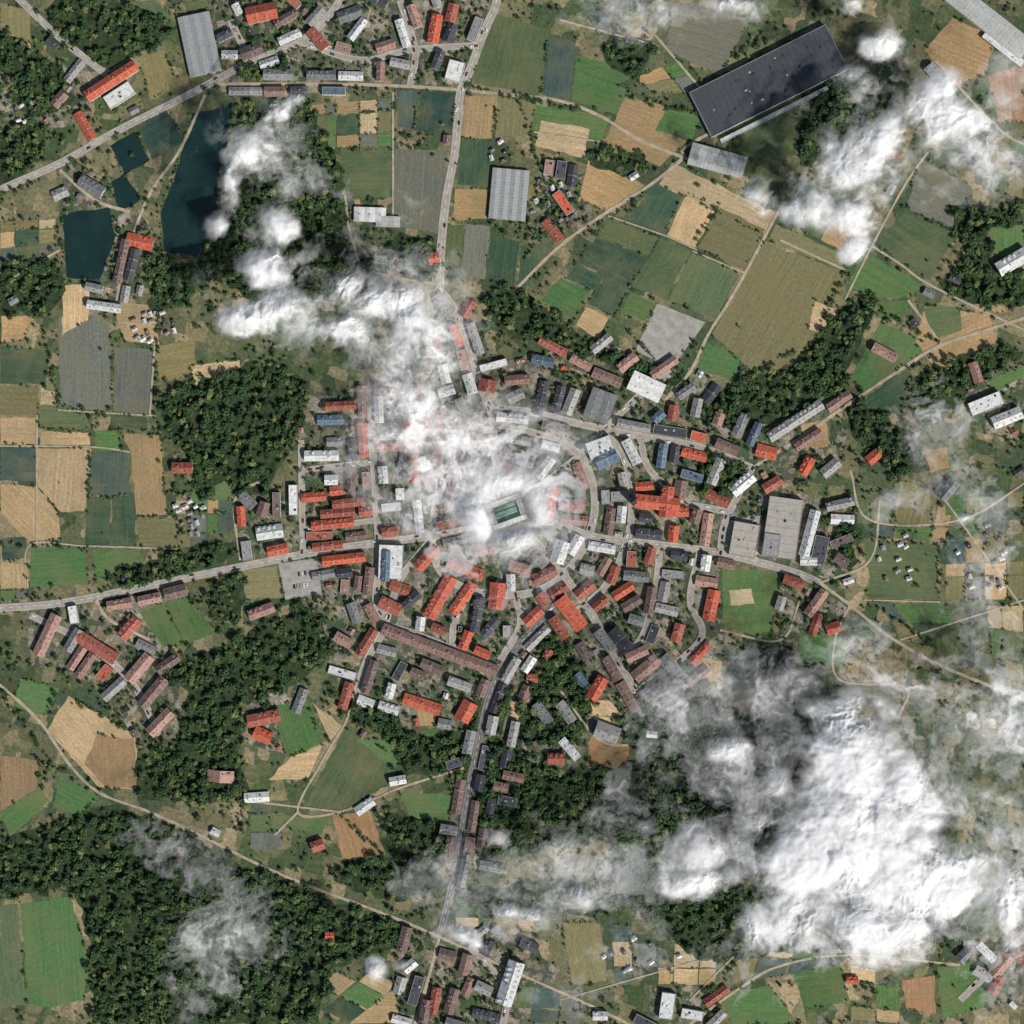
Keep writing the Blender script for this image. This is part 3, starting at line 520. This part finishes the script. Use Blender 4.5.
# ------------------------------------------------------------ trees
def tree_proto(name,seed,conifer=False,mat=None):
    r=random.Random(seed); vs=[];fs=[];mi=[]
    def limb(a,b,ra,rb):
        a=Vector(a);b=Vector(b);d=(b-a).normalized(); u=d.orthogonal().normalized(); v=d.cross(u); s=len(vs)
        for c,rr in((a,ra),(b,rb)):
            for k in range(5):
                th=k*math.tau/5; vs.append(tuple(c+u*math.cos(th)*rr+v*math.sin(th)*rr))
        for k in range(5): fs.append((s+k,s+(k+1)%5,s+5+(k+1)%5,s+5+k)); mi.append(0)
    limb((0,0,0),(0,0,4.2),.35,.22); lobes=[]
    if conifer:
        limb((0,0,4.2),(0,0,11),.22,.05)
        for k in range(9):
            z=2+k; R=3.1*(1-k/10)
            for q in range(max(4,int(R*5))):
                th=r.random()*math.tau; lobes.append((R*.7*math.cos(th),R*.7*math.sin(th),z,R*.45+.3,4))
    else:
        for k in range(11):
            th=r.random()*math.tau; rr=2.7*math.sqrt(r.random()); z=5.2+r.uniform(-1.2,2.4)-rr*.35
            c=(rr*math.cos(th),rr*math.sin(th),z); limb((0,0,r.uniform(2.4,4.1)),c,.14,.05); lobes.append((*c,r.uniform(1.1,1.9),24))
    for x,y,z,R,n in lobes:
        for k in range(n):
            d=Vector((r.gauss(0,1),r.gauss(0,1),r.gauss(0,1)+.5)).normalized(); c=Vector((x,y,z))+d*R*r.uniform(.6,1.08)
            nrm=(d+Vector((r.gauss(0,.4),r.gauss(0,.4),r.gauss(0,.4)+.3))).normalized(); u=nrm.orthogonal().normalized(); v=nrm.cross(u); a=r.random()*math.tau
            u,v=u*math.cos(a)+v*math.sin(a),v*math.cos(a)-u*math.sin(a); q=r.uniform(.36,.66)
            s=len(vs); vs.extend([tuple(c-u*q),tuple(c+v*q*.7),tuple(c+u*q*1.1),tuple(c-v*q*.8)]); fs.append((s,s+1,s+2,s+3)); mi.append(1)
    return addmesh(name,vs,fs,[MBARK,mat],mi,link=False)
LM=[leaf_mat('foliage_dark',(58,82,52),(82,104,62)),leaf_mat('foliage_deep',(48,72,48),(68,92,58)),leaf_mat('foliage_olive',(88,104,62),(118,126,80)),leaf_mat('foliage_conifer',(38,60,46),(50,76,54))]
protos=[tree_proto('tree_form',s,c,LM[m]) for s,c,m in((1,0,0),(2,0,0),(3,0,1),(4,0,1),(5,0,2),(6,1,3),(7,0,2))]
pcol=bpy.data.collections.new('tree_forms')
for p in protos: pcol.objects.link(p)
ng=bpy.data.node_groups.new('scatter_trees','GeometryNodeTree')
ng.interface.new_socket('Geometry',in_out='INPUT',socket_type='NodeSocketGeometry'); ng.interface.new_socket('Geometry',in_out='OUTPUT',socket_type='NodeSocketGeometry')
gi=ng.nodes.new('NodeGroupInput'); go=ng.nodes.new('NodeGroupOutput'); iop=ng.nodes.new('GeometryNodeInstanceOnPoints'); ci=ng.nodes.new('GeometryNodeCollectionInfo')
ci.inputs['Collection'].default_value=pcol; ci.inputs['Separate Children'].default_value=True; ci.inputs['Reset Children'].default_value=True
ng.links.new(gi.outputs[0],iop.inputs['Points']); ng.links.new(ci.outputs[0],iop.inputs['Instance']); iop.inputs['Pick Instance'].default_value=True
for nm,ty,sk in(('rot','FLOAT_VECTOR','Rotation'),('scl','FLOAT_VECTOR','Scale'),('idx','INT','Instance Index')):
    na=ng.nodes.new('GeometryNodeInputNamedAttribute'); na.data_type=ty; na.inputs['Name'].default_value=nm; ng.links.new(na.outputs[0],iop.inputs[sk])
ng.links.new(iop.outputs[0],go.inputs[0])
total=0
def scatter(name,pts,smin,smax,w):
    global total
    if not len(pts): return
    n=len(pts); total+=n
    me=bpy.data.meshes.new(name); me.from_pydata([(p[0],p[1],0) for p in pts],[],[])
    r=np.zeros((n,3),np.float32); r[:,2]=rng.uniform(0,6.28,n); s=smin+(smax-smin)*rng.random(n)**1.3; S=np.stack([s,s,s*rng.uniform(.8,1.2,n)],1).astype(np.float32)
    me.attributes.new('rot','FLOAT_VECTOR','POINT').data.foreach_set('vector',r.ravel()); me.attributes.new('scl','FLOAT_VECTOR','POINT').data.foreach_set('vector',S.ravel())
    me.attributes.new('idx','INT','POINT').data.foreach_set('value',rng.choice(7,n,p=np.array(w)/sum(w)).astype(np.int32))
    ob=bpy.data.objects.new(name,me); sc.collection.objects.link(ob); md=ob.modifiers.new('scatter','NODES'); md.node_group=ng
FW=(4,4,4,4,1.8,1.4,1.3); SW=(3,3,2,2,3,.8,3)
FO=[[(55,0),(140,8),(178,28),(140,52),(110,70),(84,58),(45,38)],[(0,128),(50,124),(46,150),(20,180),(0,186)],[(18,72),(62,60),(76,98),(42,118),(10,102)],[(0,262),(55,258),(66,290),(50,312),(0,316)],
[(150,256),(196,266),(190,306),(150,310)],[(232,110),(305,95),(335,150),(345,200),(350,250),(390,262),(370,300),(300,300),(250,300),(200,262),(218,220)],
[(160,392),(210,378),(255,362),(310,382),(300,430),(272,482),(246,500),(226,472),(190,462),(164,432)],[(100,577),(150,560),(220,540),(242,547),(215,562),(130,589)],[(208,580),(248,576),(240,622),(216,620)],
[(165,668),(236,640),(262,620),(318,604),(334,655),(300,682),(242,706),(236,745),(250,790),(220,800),(140,800),(136,760),(175,745),(190,700)],[(322,688),(345,696),(398,712),(408,742),(352,722)],
[(0,838),(70,818),(110,806),(160,820),(250,868),(330,900),(400,925),(400,945),(330,970),(320,1024),(92,1024),(94,960),(76,890),(0,898)],[(388,740),(462,728),(458,768),(404,778)],[(388,815),(450,825),(440,890),(390,902),(335,880),(345,862),(392,858)],
[(500,738),(560,775),(585,768),(640,762),(720,790),(700,850),(600,840),(480,860),(474,800)],[(540,640),(560,632),(598,690),(575,742),(515,742),(530,690)],
[(492,278),(535,300),(575,330),(600,346),(655,370),(690,372),(690,390),(650,384),(600,360),(560,345),(520,340),(490,322)],[(720,392),(800,362),(850,300),(880,300),(868,325),(842,385),(800,410),(740,430),(700,420)],
[(945,205),(1024,208),(1024,225),(990,228),(992,265),(1024,270),(1024,305),(955,300),(940,280),(965,255)],[(925,370),(1000,345),(1024,352),(980,382),(960,410),(920,425),(910,410)],[(693,445),(748,472),(726,500),(700,500)],
[(606,30),(650,42),(640,85),(606,62)],[(788,78),(850,78),(852,100),(812,112)],[(400,232),(436,240),(432,282),(385,262)],[(190,462),(225,475),(210,500),(195,490)],[(650,780),(900,780),(980,900),(960,940),(700,960),(600,880),(640,820)],
[(250,40),(290,62),(270,80),(240,75)],[(850,500),(862,540),(850,575),(835,540)],[(460,890),(560,880),(640,900),(600,915),(470,905)],[(640,150),(652,170),(590,165),(590,152)],[(0,30),(30,48),(55,70),(40,85),(0,70)],[(840,385),(905,430),(930,470),(890,470),(850,430)],
[(640,690),(700,680),(740,720),(720,780),(650,770),(620,730)],[(800,120),(850,90),(900,95),(860,150),(800,165)],[(496,690),(512,690),(500,740),(490,800),(482,800),(488,740)],[(476,690),(484,690),(472,745),(462,800),(454,800),(464,740)]]
for i,f in enumerate(FO):
    p=ccw([P(*q) for q in f]); jp=jag(p,8 if i<len(FO)-2 else 1,8); rast(jp,forestr); sheet('forest_floor',jag(p,4 if i<len(FO)-2 else .5,7),0.4-0.0012*i,MFF)
    a=abs(area(p)); xs=np.array(jp); n=int(a/21)
    pt=rng.uniform(xs.min(0)-3,xs.max(0)+3,(n*3+40,2)); m=np.zeros((N,N),bool); rast(jp,m)
    ix=np.clip((pt+OFF).astype(int),0,N-1); ok=m[ix[:,1],ix[:,0]]&~occ[ix[:,1],ix[:,0]]; pt=pt[ok][:int(a/29)]
    scatter('forest_trees',pt,.45,1.35,FW)
TAB=rng.random((256,256)).astype(np.float32)
def vn(X,Y,s,seed=0):
    x=X/s+seed*17.31; y=Y/s+seed*9.77; xi=np.floor(x).astype(int); yi=np.floor(y).astype(int); fx=(x-xi).astype(np.float32); fy=(y-yi).astype(np.float32)
    fx=fx*fx*fx*(fx*(fx*6-15)+10); fy=fy*fy*fy*(fy*(fy*6-15)+10)
    a=TAB[yi&255,xi&255]; b=TAB[yi&255,(xi+1)&255]; c=TAB[(yi+1)&255,xi&255]; d=TAB[(yi+1)&255,(xi+1)&255]
    return (a*(1-fx)+b*fx)*(1-fy)+(c*(1-fx)+d*fx)*fy
def fbm(X,Y,s,o=6,g=.55,seed=0):
    r=0;t=0;a=1
    for k in range(o):
        ca,sa=math.cos(k*.9),math.sin(k*.9)
        r=r+a*vn(X*ca-Y*sa,X*sa+Y*ca,s/2**k,seed+k*3); t+=a; a*=g
    return r/t
pt=rng.uniform(-560,560,(44000,2)); ix=(pt+OFF).astype(int); nz=fbm(pt[:,0],pt[:,1],38,4,.65,5)
tw=townr[ix[:,1],ix[:,0]]>0; fr=fieldr[ix[:,1],ix[:,0]]
pad=occ.copy(); 
for dx,dy in((1,0),(-1,0),(0,1),(0,-1)): pad|=np.roll(np.roll(occ,dx,1),dy,0)
oc=pad[ix[:,1],ix[:,0]]
prob=np.where(fr,0.003,np.where(tw,np.clip((nz-.34)*4,.12,.95),np.clip((nz-.46)*4,.06,.85)))
ok=(~oc)&(rng.random(len(pt))<prob); pt=pt[ok]
nsing=260
for q in pt[:nsing]:
    o=bpy.data.objects.new('deciduous_tree',random.choice(protos[:5]).data); s=random.uniform(.45,.9); o.scale=(s,s,s); o.location=(q[0],q[1],0.02); o.rotation_euler=(0,0,random.uniform(0,6.28)); sc.collection.objects.link(o)
scatter('garden_trees',pt[nsing:],.22,.85,SW)
HL=[[(590,152),(655,172)],[(620,95),(700,115)],[(500,95),(600,112)],[(575,200),(520,262)],[(850,262),(800,372)],[(905,210),(962,232)],[(40,315),(60,410)],[(160,300),(155,420)],[(0,545),(90,548)],[(175,515),(180,550)],
[(90,450),(90,500)],[(720,205),(690,250)],[(860,300),(945,345)],[(470,88),(540,100)],[(300,700),(330,745)],[(50,690),(140,735)],[(0,600),(60,596)],[(790,575),(780,640)],[(800,600),(850,640)],[(100,590),(200,570)],
[(600,700),(560,760)],[(500,700),(485,790)],[(520,700),(500,790)],[(455,770),(448,830)],[(620,320),(660,368)],[(940,545),(940,600)],[(730,385),(800,350)],[(870,600),(940,650)],[(340,815),(385,858)],[(520,100),(560,230)],[(0,690),(60,775)],[(660,700),(720,660)],[(380,630),(350,700)]]
hp=[]
for hl in HL:
    a=np.array(P(*hl[0]));b=np.array(P(*hl[1])); n=int(np.hypot(*(b-a))/3.6)
    for j in range(n):
        q=a+(b-a)*j/n+rng.normal(0,1.3,2)
        if random.random()<.82 and not occ[int(q[1]+OFF),int(q[0]+OFF)]: hp.append(q)
scatter('hedgerow_trees',np.array(hp),.3,.8,FW)
hp=[]
for a,b in fieldedges:
    a=np.array(a);b=np.array(b); n=int(np.hypot(*(b-a))/2.2); g0=random.random()
    for j in range(n):
        q=a+(b-a)*j/n+rng.normal(0,.6,2)
        if random.random()<.65 and math.sin(j*.35+g0*6)>-.4 and not occ[int(np.clip(q[1]+OFF,0,N-1)),int(np.clip(q[0]+OFF,0,N-1))]: hp.append(q)
scatter('hedge_bushes',np.array(hp),.16,.5,SW)
pt=rng.uniform(-1100,1100,(22000,2)); out=(np.abs(pt)>560).any(1); nz=fbm(pt[:,0],pt[:,1],130,4,.5,9); pt=pt[out&(nz>.54)]
scatter('distant_trees',pt,.6,1.2,FW)
print('trees',total)
# ------------------------------------------------------------ cars
def car_mesh(name,mat):
    prof=[(-2.1,.35),(2.1,.35),(2.15,.75),(1.9,.9),(1.0,.98),(.45,1.42),(-1.1,1.45),(-1.75,1.02),(-2.1,.92)]
    vs=[];fs=[];mi=[]
    for w,s in((-1,.0),(1,0)):
        for x,z in prof: vs.append((x,w*(.88 if z<1.1 else .7),z))
    n=len(prof); fs.append(tuple(range(n))); fs.append(tuple(range(2*n-1,n-1,-1))); mi+=[0,0]
    for k in range(n):
        fs.append((k,(k+1)%n,n+(k+1)%n,n+k)); mi.append(1 if k in(4,6) else 0)
    for wx in(-1.3,1.3):
        for sy in(-1,1):
            s=len(vs)
            for q in range(8): vs.append((wx+.33*math.cos(q*.785),sy*.9,.33+.33*math.sin(q*.785)))
            for q in range(8): vs.append((wx+.33*math.cos(q*.785),sy*.7,.33+.33*math.sin(q*.785)))
            fs.append(tuple(range(s,s+8))); mi.append(2)
            for q in range(8): fs.append((s+q,s+(q+1)%8,s+8+(q+1)%8,s+8+q)); mi.append(2)
    for sy in(-.86,.86):
        s=len(vs); vs+=[(-1.3,sy,1.0),(.8,sy,1.0),(.4,sy*.83,1.36),(-1.0,sy*.83,1.36)]; fs.append((s,s+1,s+2,s+3)); mi.append(1)
    me=bpy.data.meshes.new(name); me.from_pydata(vs,[],fs)
    for m in(mat,MWIN,MTYRE): me.materials.append(m)
    me.polygons.foreach_set('material_index',mi); return me
MTYRE=plain('tyre_rubber',(30,30,30))
cm=[car_mesh('car_body',plain('car_paint',c,0.3,.5,.03)) for c in((220,220,220),(40,42,46),(150,152,156),(110,40,36),(52,66,96))]
for _ in range(420):
    i=random.randrange(len(RS)); w,k,c,t,nn=RS[i]
    if k=='f': continue
    j=random.randrange(len(c)); sg=random.choice((-1,1)); q=c[j]+nn[j]*sg*(w/2-1.0)
    ix,iy=int(q[0]+OFF),int(q[1]+OFF)
    if not(0<=ix<N and 0<=iy<N): continue
    o=bpy.data.objects.new('parked_car',random.choice(cm)); o.location=(q[0],q[1],0.42+i*.004+.003); o.rotation_euler=(0,0,math.atan2(t[j][1],t[j][0])+(0 if sg<0 else math.pi)); sc.collection.objects.link(o)
for (x0,y0,u,v,an) in((300,580,12,12,8),(743,520,8,20,-80)):
    for a in range(5):
        for b in range(2):
            if random.random()<.3: continue
            x,y=P(x0,y0); r_=math.radians(an); du=(a-2)*3.2; dv=(b-.5)*v
            o=bpy.data.objects.new('parked_car',random.choice(cm)); o.location=(x+du*math.cos(r_)-dv*math.sin(r_),y+du*math.sin(r_)+dv*math.cos(r_),.2); o.rotation_euler=(0,0,r_+math.pi/2); sc.collection.objects.link(o)
# ------------------------------------------------------------ clouds
xs=np.arange(-640,641,1.0,dtype=np.float32); X,Y=np.meshgrid(xs,xs)
def blob(x,y,rx,ry,rot=0,p=1.0,e=1.15):
    x,y=P(x,y); a=math.radians(rot); dx=X-x; dy=Y-y; u=(dx*math.cos(a)+dy*math.sin(a))/rx; v=(-dx*math.sin(a)+dy*math.cos(a))/ry
    return p*np.exp(-(u*u+v*v)**e)
lowc=blob(495,500,120,100,0,1)
ZC=92.0-60*lowc; kf=1-ZC/H
CORE=[(285,108,32,11,35,.62),(250,150,20,34,60,.66),(232,185,11,30,0,.58),(225,228,16,13,0,.68),(275,225,26,17,-40,.76),(285,265,30,17,20,.8),(258,270,19,16,0,.76),(243,318,22,16,0,.86),(300,308,46,20,15,.9),(345,330,38,21,0,.88),(378,305,34,22,0,.78),
(345,290,22,20,0,.68),(410,325,24,24,0,.72),(425,350,16,36,0,.64),(400,300,20,18,0,.66),(415,400,16,26,0,.5),
(848,8,16,12,0,.85),(882,42,20,17,0,.88),(856,88,18,15,0,.83),(880,135,38,26,20,.97),(845,170,46,34,20,1.02),(815,205,32,22,0,.88),(845,215,28,22,0,.86),(920,118,38,28,0,.9),(955,118,34,28,0,.84),(935,90,26,20,0,.76),(853,250,15,14,0,.85),(756,198,17,17,0,.76),(985,150,34,24,0,.6),(860,195,24,34,0,.8),
(848,760,54,52,0,1.15),(850,835,88,60,0,1.35),(795,858,56,40,0,1.05),(900,800,44,52,0,1.05),(915,880,60,46,0,1.05),(870,925,74,34,0,1.0),(800,915,48,38,0,.88),(970,850,40,28,0,.66),(1000,900,40,48,0,.66),
(690,850,38,24,0,.84),(700,880,40,18,0,.8),(650,835,20,15,0,.6),(735,870,22,14,0,.7),(725,750,28,14,0,.5),(495,835,15,15,0,.6),(530,915,22,10,-20,.68),(470,937,22,7,-30,.7),(375,968,11,11,0,.85),(510,910,13,9,0,.64),(403,962,10,7,0,.6),
(512,482,32,16,0,.64),(520,538,28,12,10,.6),(480,512,14,24,0,.68),(536,505,15,24,0,.66),(960,518,10,6,0,.75),(585,895,20,13,10,.56),(640,15,30,24,0,.56),(740,6,30,10,0,.6)]
HAZE=[(360,300,130,60,-10,.95),(290,230,60,90,0,.8),(260,150,50,80,0,.7),(420,360,48,80,0,1.1),(410,430,62,58,0,1.1),(455,460,100,74,0,1.08),(505,505,64,56,0,1.15),(545,450,54,44,0,.85),(210,300,40,34,0,.5),(410,200,36,30,0,.5),
(620,12,74,36,0,.8),(730,8,60,18,0,.65),(890,130,100,90,20,.7),(1000,140,50,60,0,.85),(1015,70,30,40,0,.5),(930,420,66,54,30,.74),(905,500,56,30,20,.62),(980,500,64,64,0,.68),(1005,580,56,54,0,.75),(960,400,56,28,-20,.5),
(690,710,96,54,20,.85),(760,690,70,44,0,.85),(900,670,90,36,-20,.86),(990,720,80,68,0,1.0),(850,840,215,155,0,.85),(990,850,60,80,0,1.0),(1000,960,70,60,0,.75),(720,770,80,46,-30,.75),(600,800,90,40,10,.5),(560,880,100,46,10,.78),(430,885,66,40,10,.62),(480,930,66,28,0,.5),
(220,945,76,78,20,.72),(290,1000,56,38,0,.62),(170,830,80,36,20,.62),(190,890,60,50,0,.52),(780,960,100,50,0,.7),(560,990,60,30,0,.3),(640,950,66,34,0,.5),(1010,630,46,66,0,.65),(960,620,50,40,0,.45)]
Mc=np.zeros_like(X); 
for b in CORE: q=blob(*b); Mc=np.maximum(Mc,q)+0.12*np.minimum(Mc,q)
Mh=np.zeros_like(X); Ms=np.zeros_like(X)
for b in HAZE: Mh=np.maximum(Mh,blob(*b)); Ms=1-(1-Ms)*(1-np.clip(blob(*b),0,1)*.35)
wx=fbm(X,Y,70,6,.6,21)-.5; wy=fbm(X,Y,70,6,.6,31)-.5
n1=fbm(X+wx*44,Y+wy*44,36,8,.66,3)
n2=fbm(X+wx*120,Y+wy*120,56,8,.66,13)
n3=fbm(X+wy*60,Y-wx*60,20,6,.66,53)
filam=np.clip(1-np.abs(2*fbm(X+wx*150,Y+wy*150,34,7,.62,63)-1)*2.6,0,1)
near=np.clip(Mc*4,0,1)
val=Mc*1.12+(n1-.5)*2.6*near-.47
core=np.clip(val/.8,0,1); core=core*core*(3-2*core)
fringe=np.clip((val+.42)/.8,0,1)**2*.6*(.4+.6*np.clip((n3-.3)*2.5,0,1))*near
hz=np.clip(Mh*1.05+(n2-.5)*2.6-.42,0,1)*np.clip(Mh*1.2,0,1)*(.3+.7*filam)*(.35+.65*np.clip((n3-.36)*4,0,1))
soft=Ms*.36*np.clip((n2-.3)*2.5,0,1)*np.clip((n3-.25)*2.5,.3,1)
cx,cy=P(505,506); dx=X-cx; dy=Y-cy; r=np.hypot(dx,dy)+wx*50; th=np.arctan2(dy,dx)+r*.012+wx*1.6
pol=fbm(np.cos(th)*70+r*.35,np.sin(th)*70-r*.35,16,6,.62,41)
rad=np.exp(-((r-40)/48)**2)*np.clip((pol-.4)*2.8,0,1)*.75
ring=np.exp(-((np.hypot(dx,dy)-26)/14)**2)*(.7+.7*(n3-.5))
alpha=1-(1-core*.96)*(1-np.clip(hz,0,.85))*(1-fringe*.8)*(1-rad)*(1-soft)*(1-np.clip(ring,0,.9))
px_,py_=P(507,512); u=(X-px_)*.94+(Y-py_)*.34; v=-(X-px_)*.34+(Y-py_)*.94; rr=np.maximum(np.abs(u)/19,np.abs(v)/14)+wx*.6
hole=np.clip((rr-.72)/.7,0,1); hole=hole*hole*(3-2*hole); alpha*=.12+.88*hole
alpha*=np.clip((alpha-.02)/.06,0,1)
def up(f,s,o,g,seed): return 1-np.abs(2*fbm(X+wx*30,Y+wy*30,s,o,g,seed)-1)
big=np.clip(Mc,0,1.3)
Ht=ZC+big*16*(.7+.6*n2)+core*(up(0,46,2,.4,7)-.5)*11+core*(up(0,20,3,.42,17)-.5)*5+core*(fbm(X,Y,8,3,.55,77)-.5)*1.6+alpha*(n1-.5)*3
cm_=NT('cloud_vapour',1.0,0.0); t=cm_.t; t.nodes.remove(cm_.b)
at=cm_.n('ShaderNodeAttribute',attribute_name='dens'); tr=cm_.n('ShaderNodeBsdfTransparent'); df=cm_.n('ShaderNodeBsdfDiffuse'); tl=cm_.n('ShaderNodeBsdfTranslucent'); mx=cm_.n('ShaderNodeMixShader'); mx2=cm_.n('ShaderNodeMixShader')
df.inputs[0].default_value=(.88,.88,.88,1); tl.inputs[0].default_value=(.9,.9,.9,1); mx.inputs[0].default_value=.16
cm_.l(df.outputs[0],mx.inputs[1]); cm_.l(tl.outputs[0],mx.inputs[2]); cm_.l(at.outputs['Fac'],mx2.inputs[0]); cm_.l(tr.outputs[0],mx2.inputs[1]); cm_.l(mx.outputs[0],mx2.inputs[2]); cm_.l(mx2.outputs[0],cm_.out.inputs['Surface'])
seeds=np.array([P(*q) for q in((310,260),(470,470),(640,10),(890,130),(940,470),(850,830),(560,900),(220,930))])
def cloudmesh(name,Xa,Ya,Z,A,sel):
    q=sel
    vid=np.full(A.shape,-1,np.int64); used=np.zeros(A.shape,bool)
    used[:-1,:-1]|=q; used[1:,:-1]|=q; used[:-1,1:]|=q; used[1:,1:]|=q
    nv=int(used.sum()); 
    if nv<10: return
    vid[used]=np.arange(nv)
    co=np.stack([Xa[used],Ya[used],Z[used]],1).astype(np.float32)
    f=np.stack([vid[:-1,:-1][q],vid[:-1,1:][q],vid[1:,1:][q],vid[1:,:-1][q]],1).astype(np.int32); nf=len(f)
    me=bpy.data.meshes.new(name); me.vertices.add(nv); me.vertices.foreach_set('co',co.ravel()); me.loops.add(nf*4); me.loops.foreach_set('vertex_index',f.ravel()); me.polygons.add(nf)
    me.polygons.foreach_set('loop_start',np.arange(0,nf*4,4,dtype=np.int32)); me.polygons.foreach_set('use_smooth',np.ones(nf,bool))
    me.update(calc_edges=True); me.validate()
    me.attributes.new('dens','FLOAT','POINT').data.foreach_set('value',A[used].astype(np.float32))
    me.materials.append(cm_.m); ob=bpy.data.objects.new(name,me); sc.collection.objects.link(ob); return ob
def anyq(A,th): return np.maximum.reduce([A[:-1,:-1],A[1:,:-1],A[:-1,1:],A[1:,1:]])>th
lab=np.argmin(np.stack([(X-s[0])**2+(Y-s[1])**2 for s in seeds]),0)
q4=anyq(alpha,.012)
s3=slice(None,None,3); Ab=(core*.8*(1-lowc))[s3,s3]; Xb=(X*kf)[s3,s3]; Yb=(Y*kf)[s3,s3]; Zb=(ZC-8-core*5*(.5+n1))[s3,s3]; qb=anyq(Ab,.02)
lb=lab[s3,s3]
# soft upper veil of loose vapour over the dense cores
s2=slice(None,None,2); nv_=fbm(X+wy*70,Y+wx*70,26,6,.66,91)
veil=(np.clip((val+.5)/1.0,0,1)*np.clip((nv_-.36)*3.4,0,1)*.62*near*hole)[s2,s2]; veil*=np.clip((veil-.02)/.05,0,1)
Zv=(ZC+big*16*(.7+.6*n2)+14+(n2-.5)*8)[s2,s2]; Xv=(X*kf)[s2,s2]; Yv=(Y*kf)[s2,s2]; qv=anyq(veil,.015); lv=lab[s2,s2]
for i in range(len(seeds)):
    par=bpy.data.objects.new('cloud',None); sc.collection.objects.link(par)
    a=cloudmesh('cloud_top',X*kf,Y*kf,Ht,alpha,q4&(lab[:-1,:-1]==i))
    b=cloudmesh('cloud_base',Xb,Yb,Zb,Ab,qb&(lb[:-1,:-1]==i))
    c=cloudmesh('cloud_veil',Xv,Yv,Zv,veil,qv&(lv[:-1,:-1]==i))
    for o in(a,b,c):
        if o: o.parent=par
# ------------------------------------------------------------ light, sky, camera
el=math.radians(47); hx,hy=0.70,-0.714
d=Vector((-hx*math.cos(el),-hy*math.cos(el),-math.sin(el)))
sd=bpy.data.lights.new('sun','SUN'); sd.energy=4.6; sd.angle=math.radians(.5); sd.color=(1,.955,.89); so=bpy.data.objects.new('sun',sd); so.rotation_euler=d.to_track_quat('-Z','Y').to_euler(); sc.collection.objects.link(so)
w=bpy.data.worlds.new('World'); sc.world=w; w.use_nodes=True; nt=w.node_tree; bg=nt.nodes['Background']; sk=nt.nodes.new('ShaderNodeTexSky'); sk.sky_type='NISHITA'; sk.sun_disc=False; sk.sun_elevation=el; sk.sun_rotation=math.atan2(hx,hy)
nt.links.new(sk.outputs[0],bg.inputs[0]); bg.inputs[1].default_value=.075
cd=bpy.data.cameras.new('camera'); cd.sensor_width=36; cd.lens=36*H/1024; cd.clip_start=10; cd.clip_end=60000; co=bpy.data.objects.new('camera',cd); co.location=(0,0,H); sc.collection.objects.link(co); sc.camera=co
sc.view_settings.view_transform='Standard'; sc.view_settings.look='None'; sc.view_settings.exposure=0
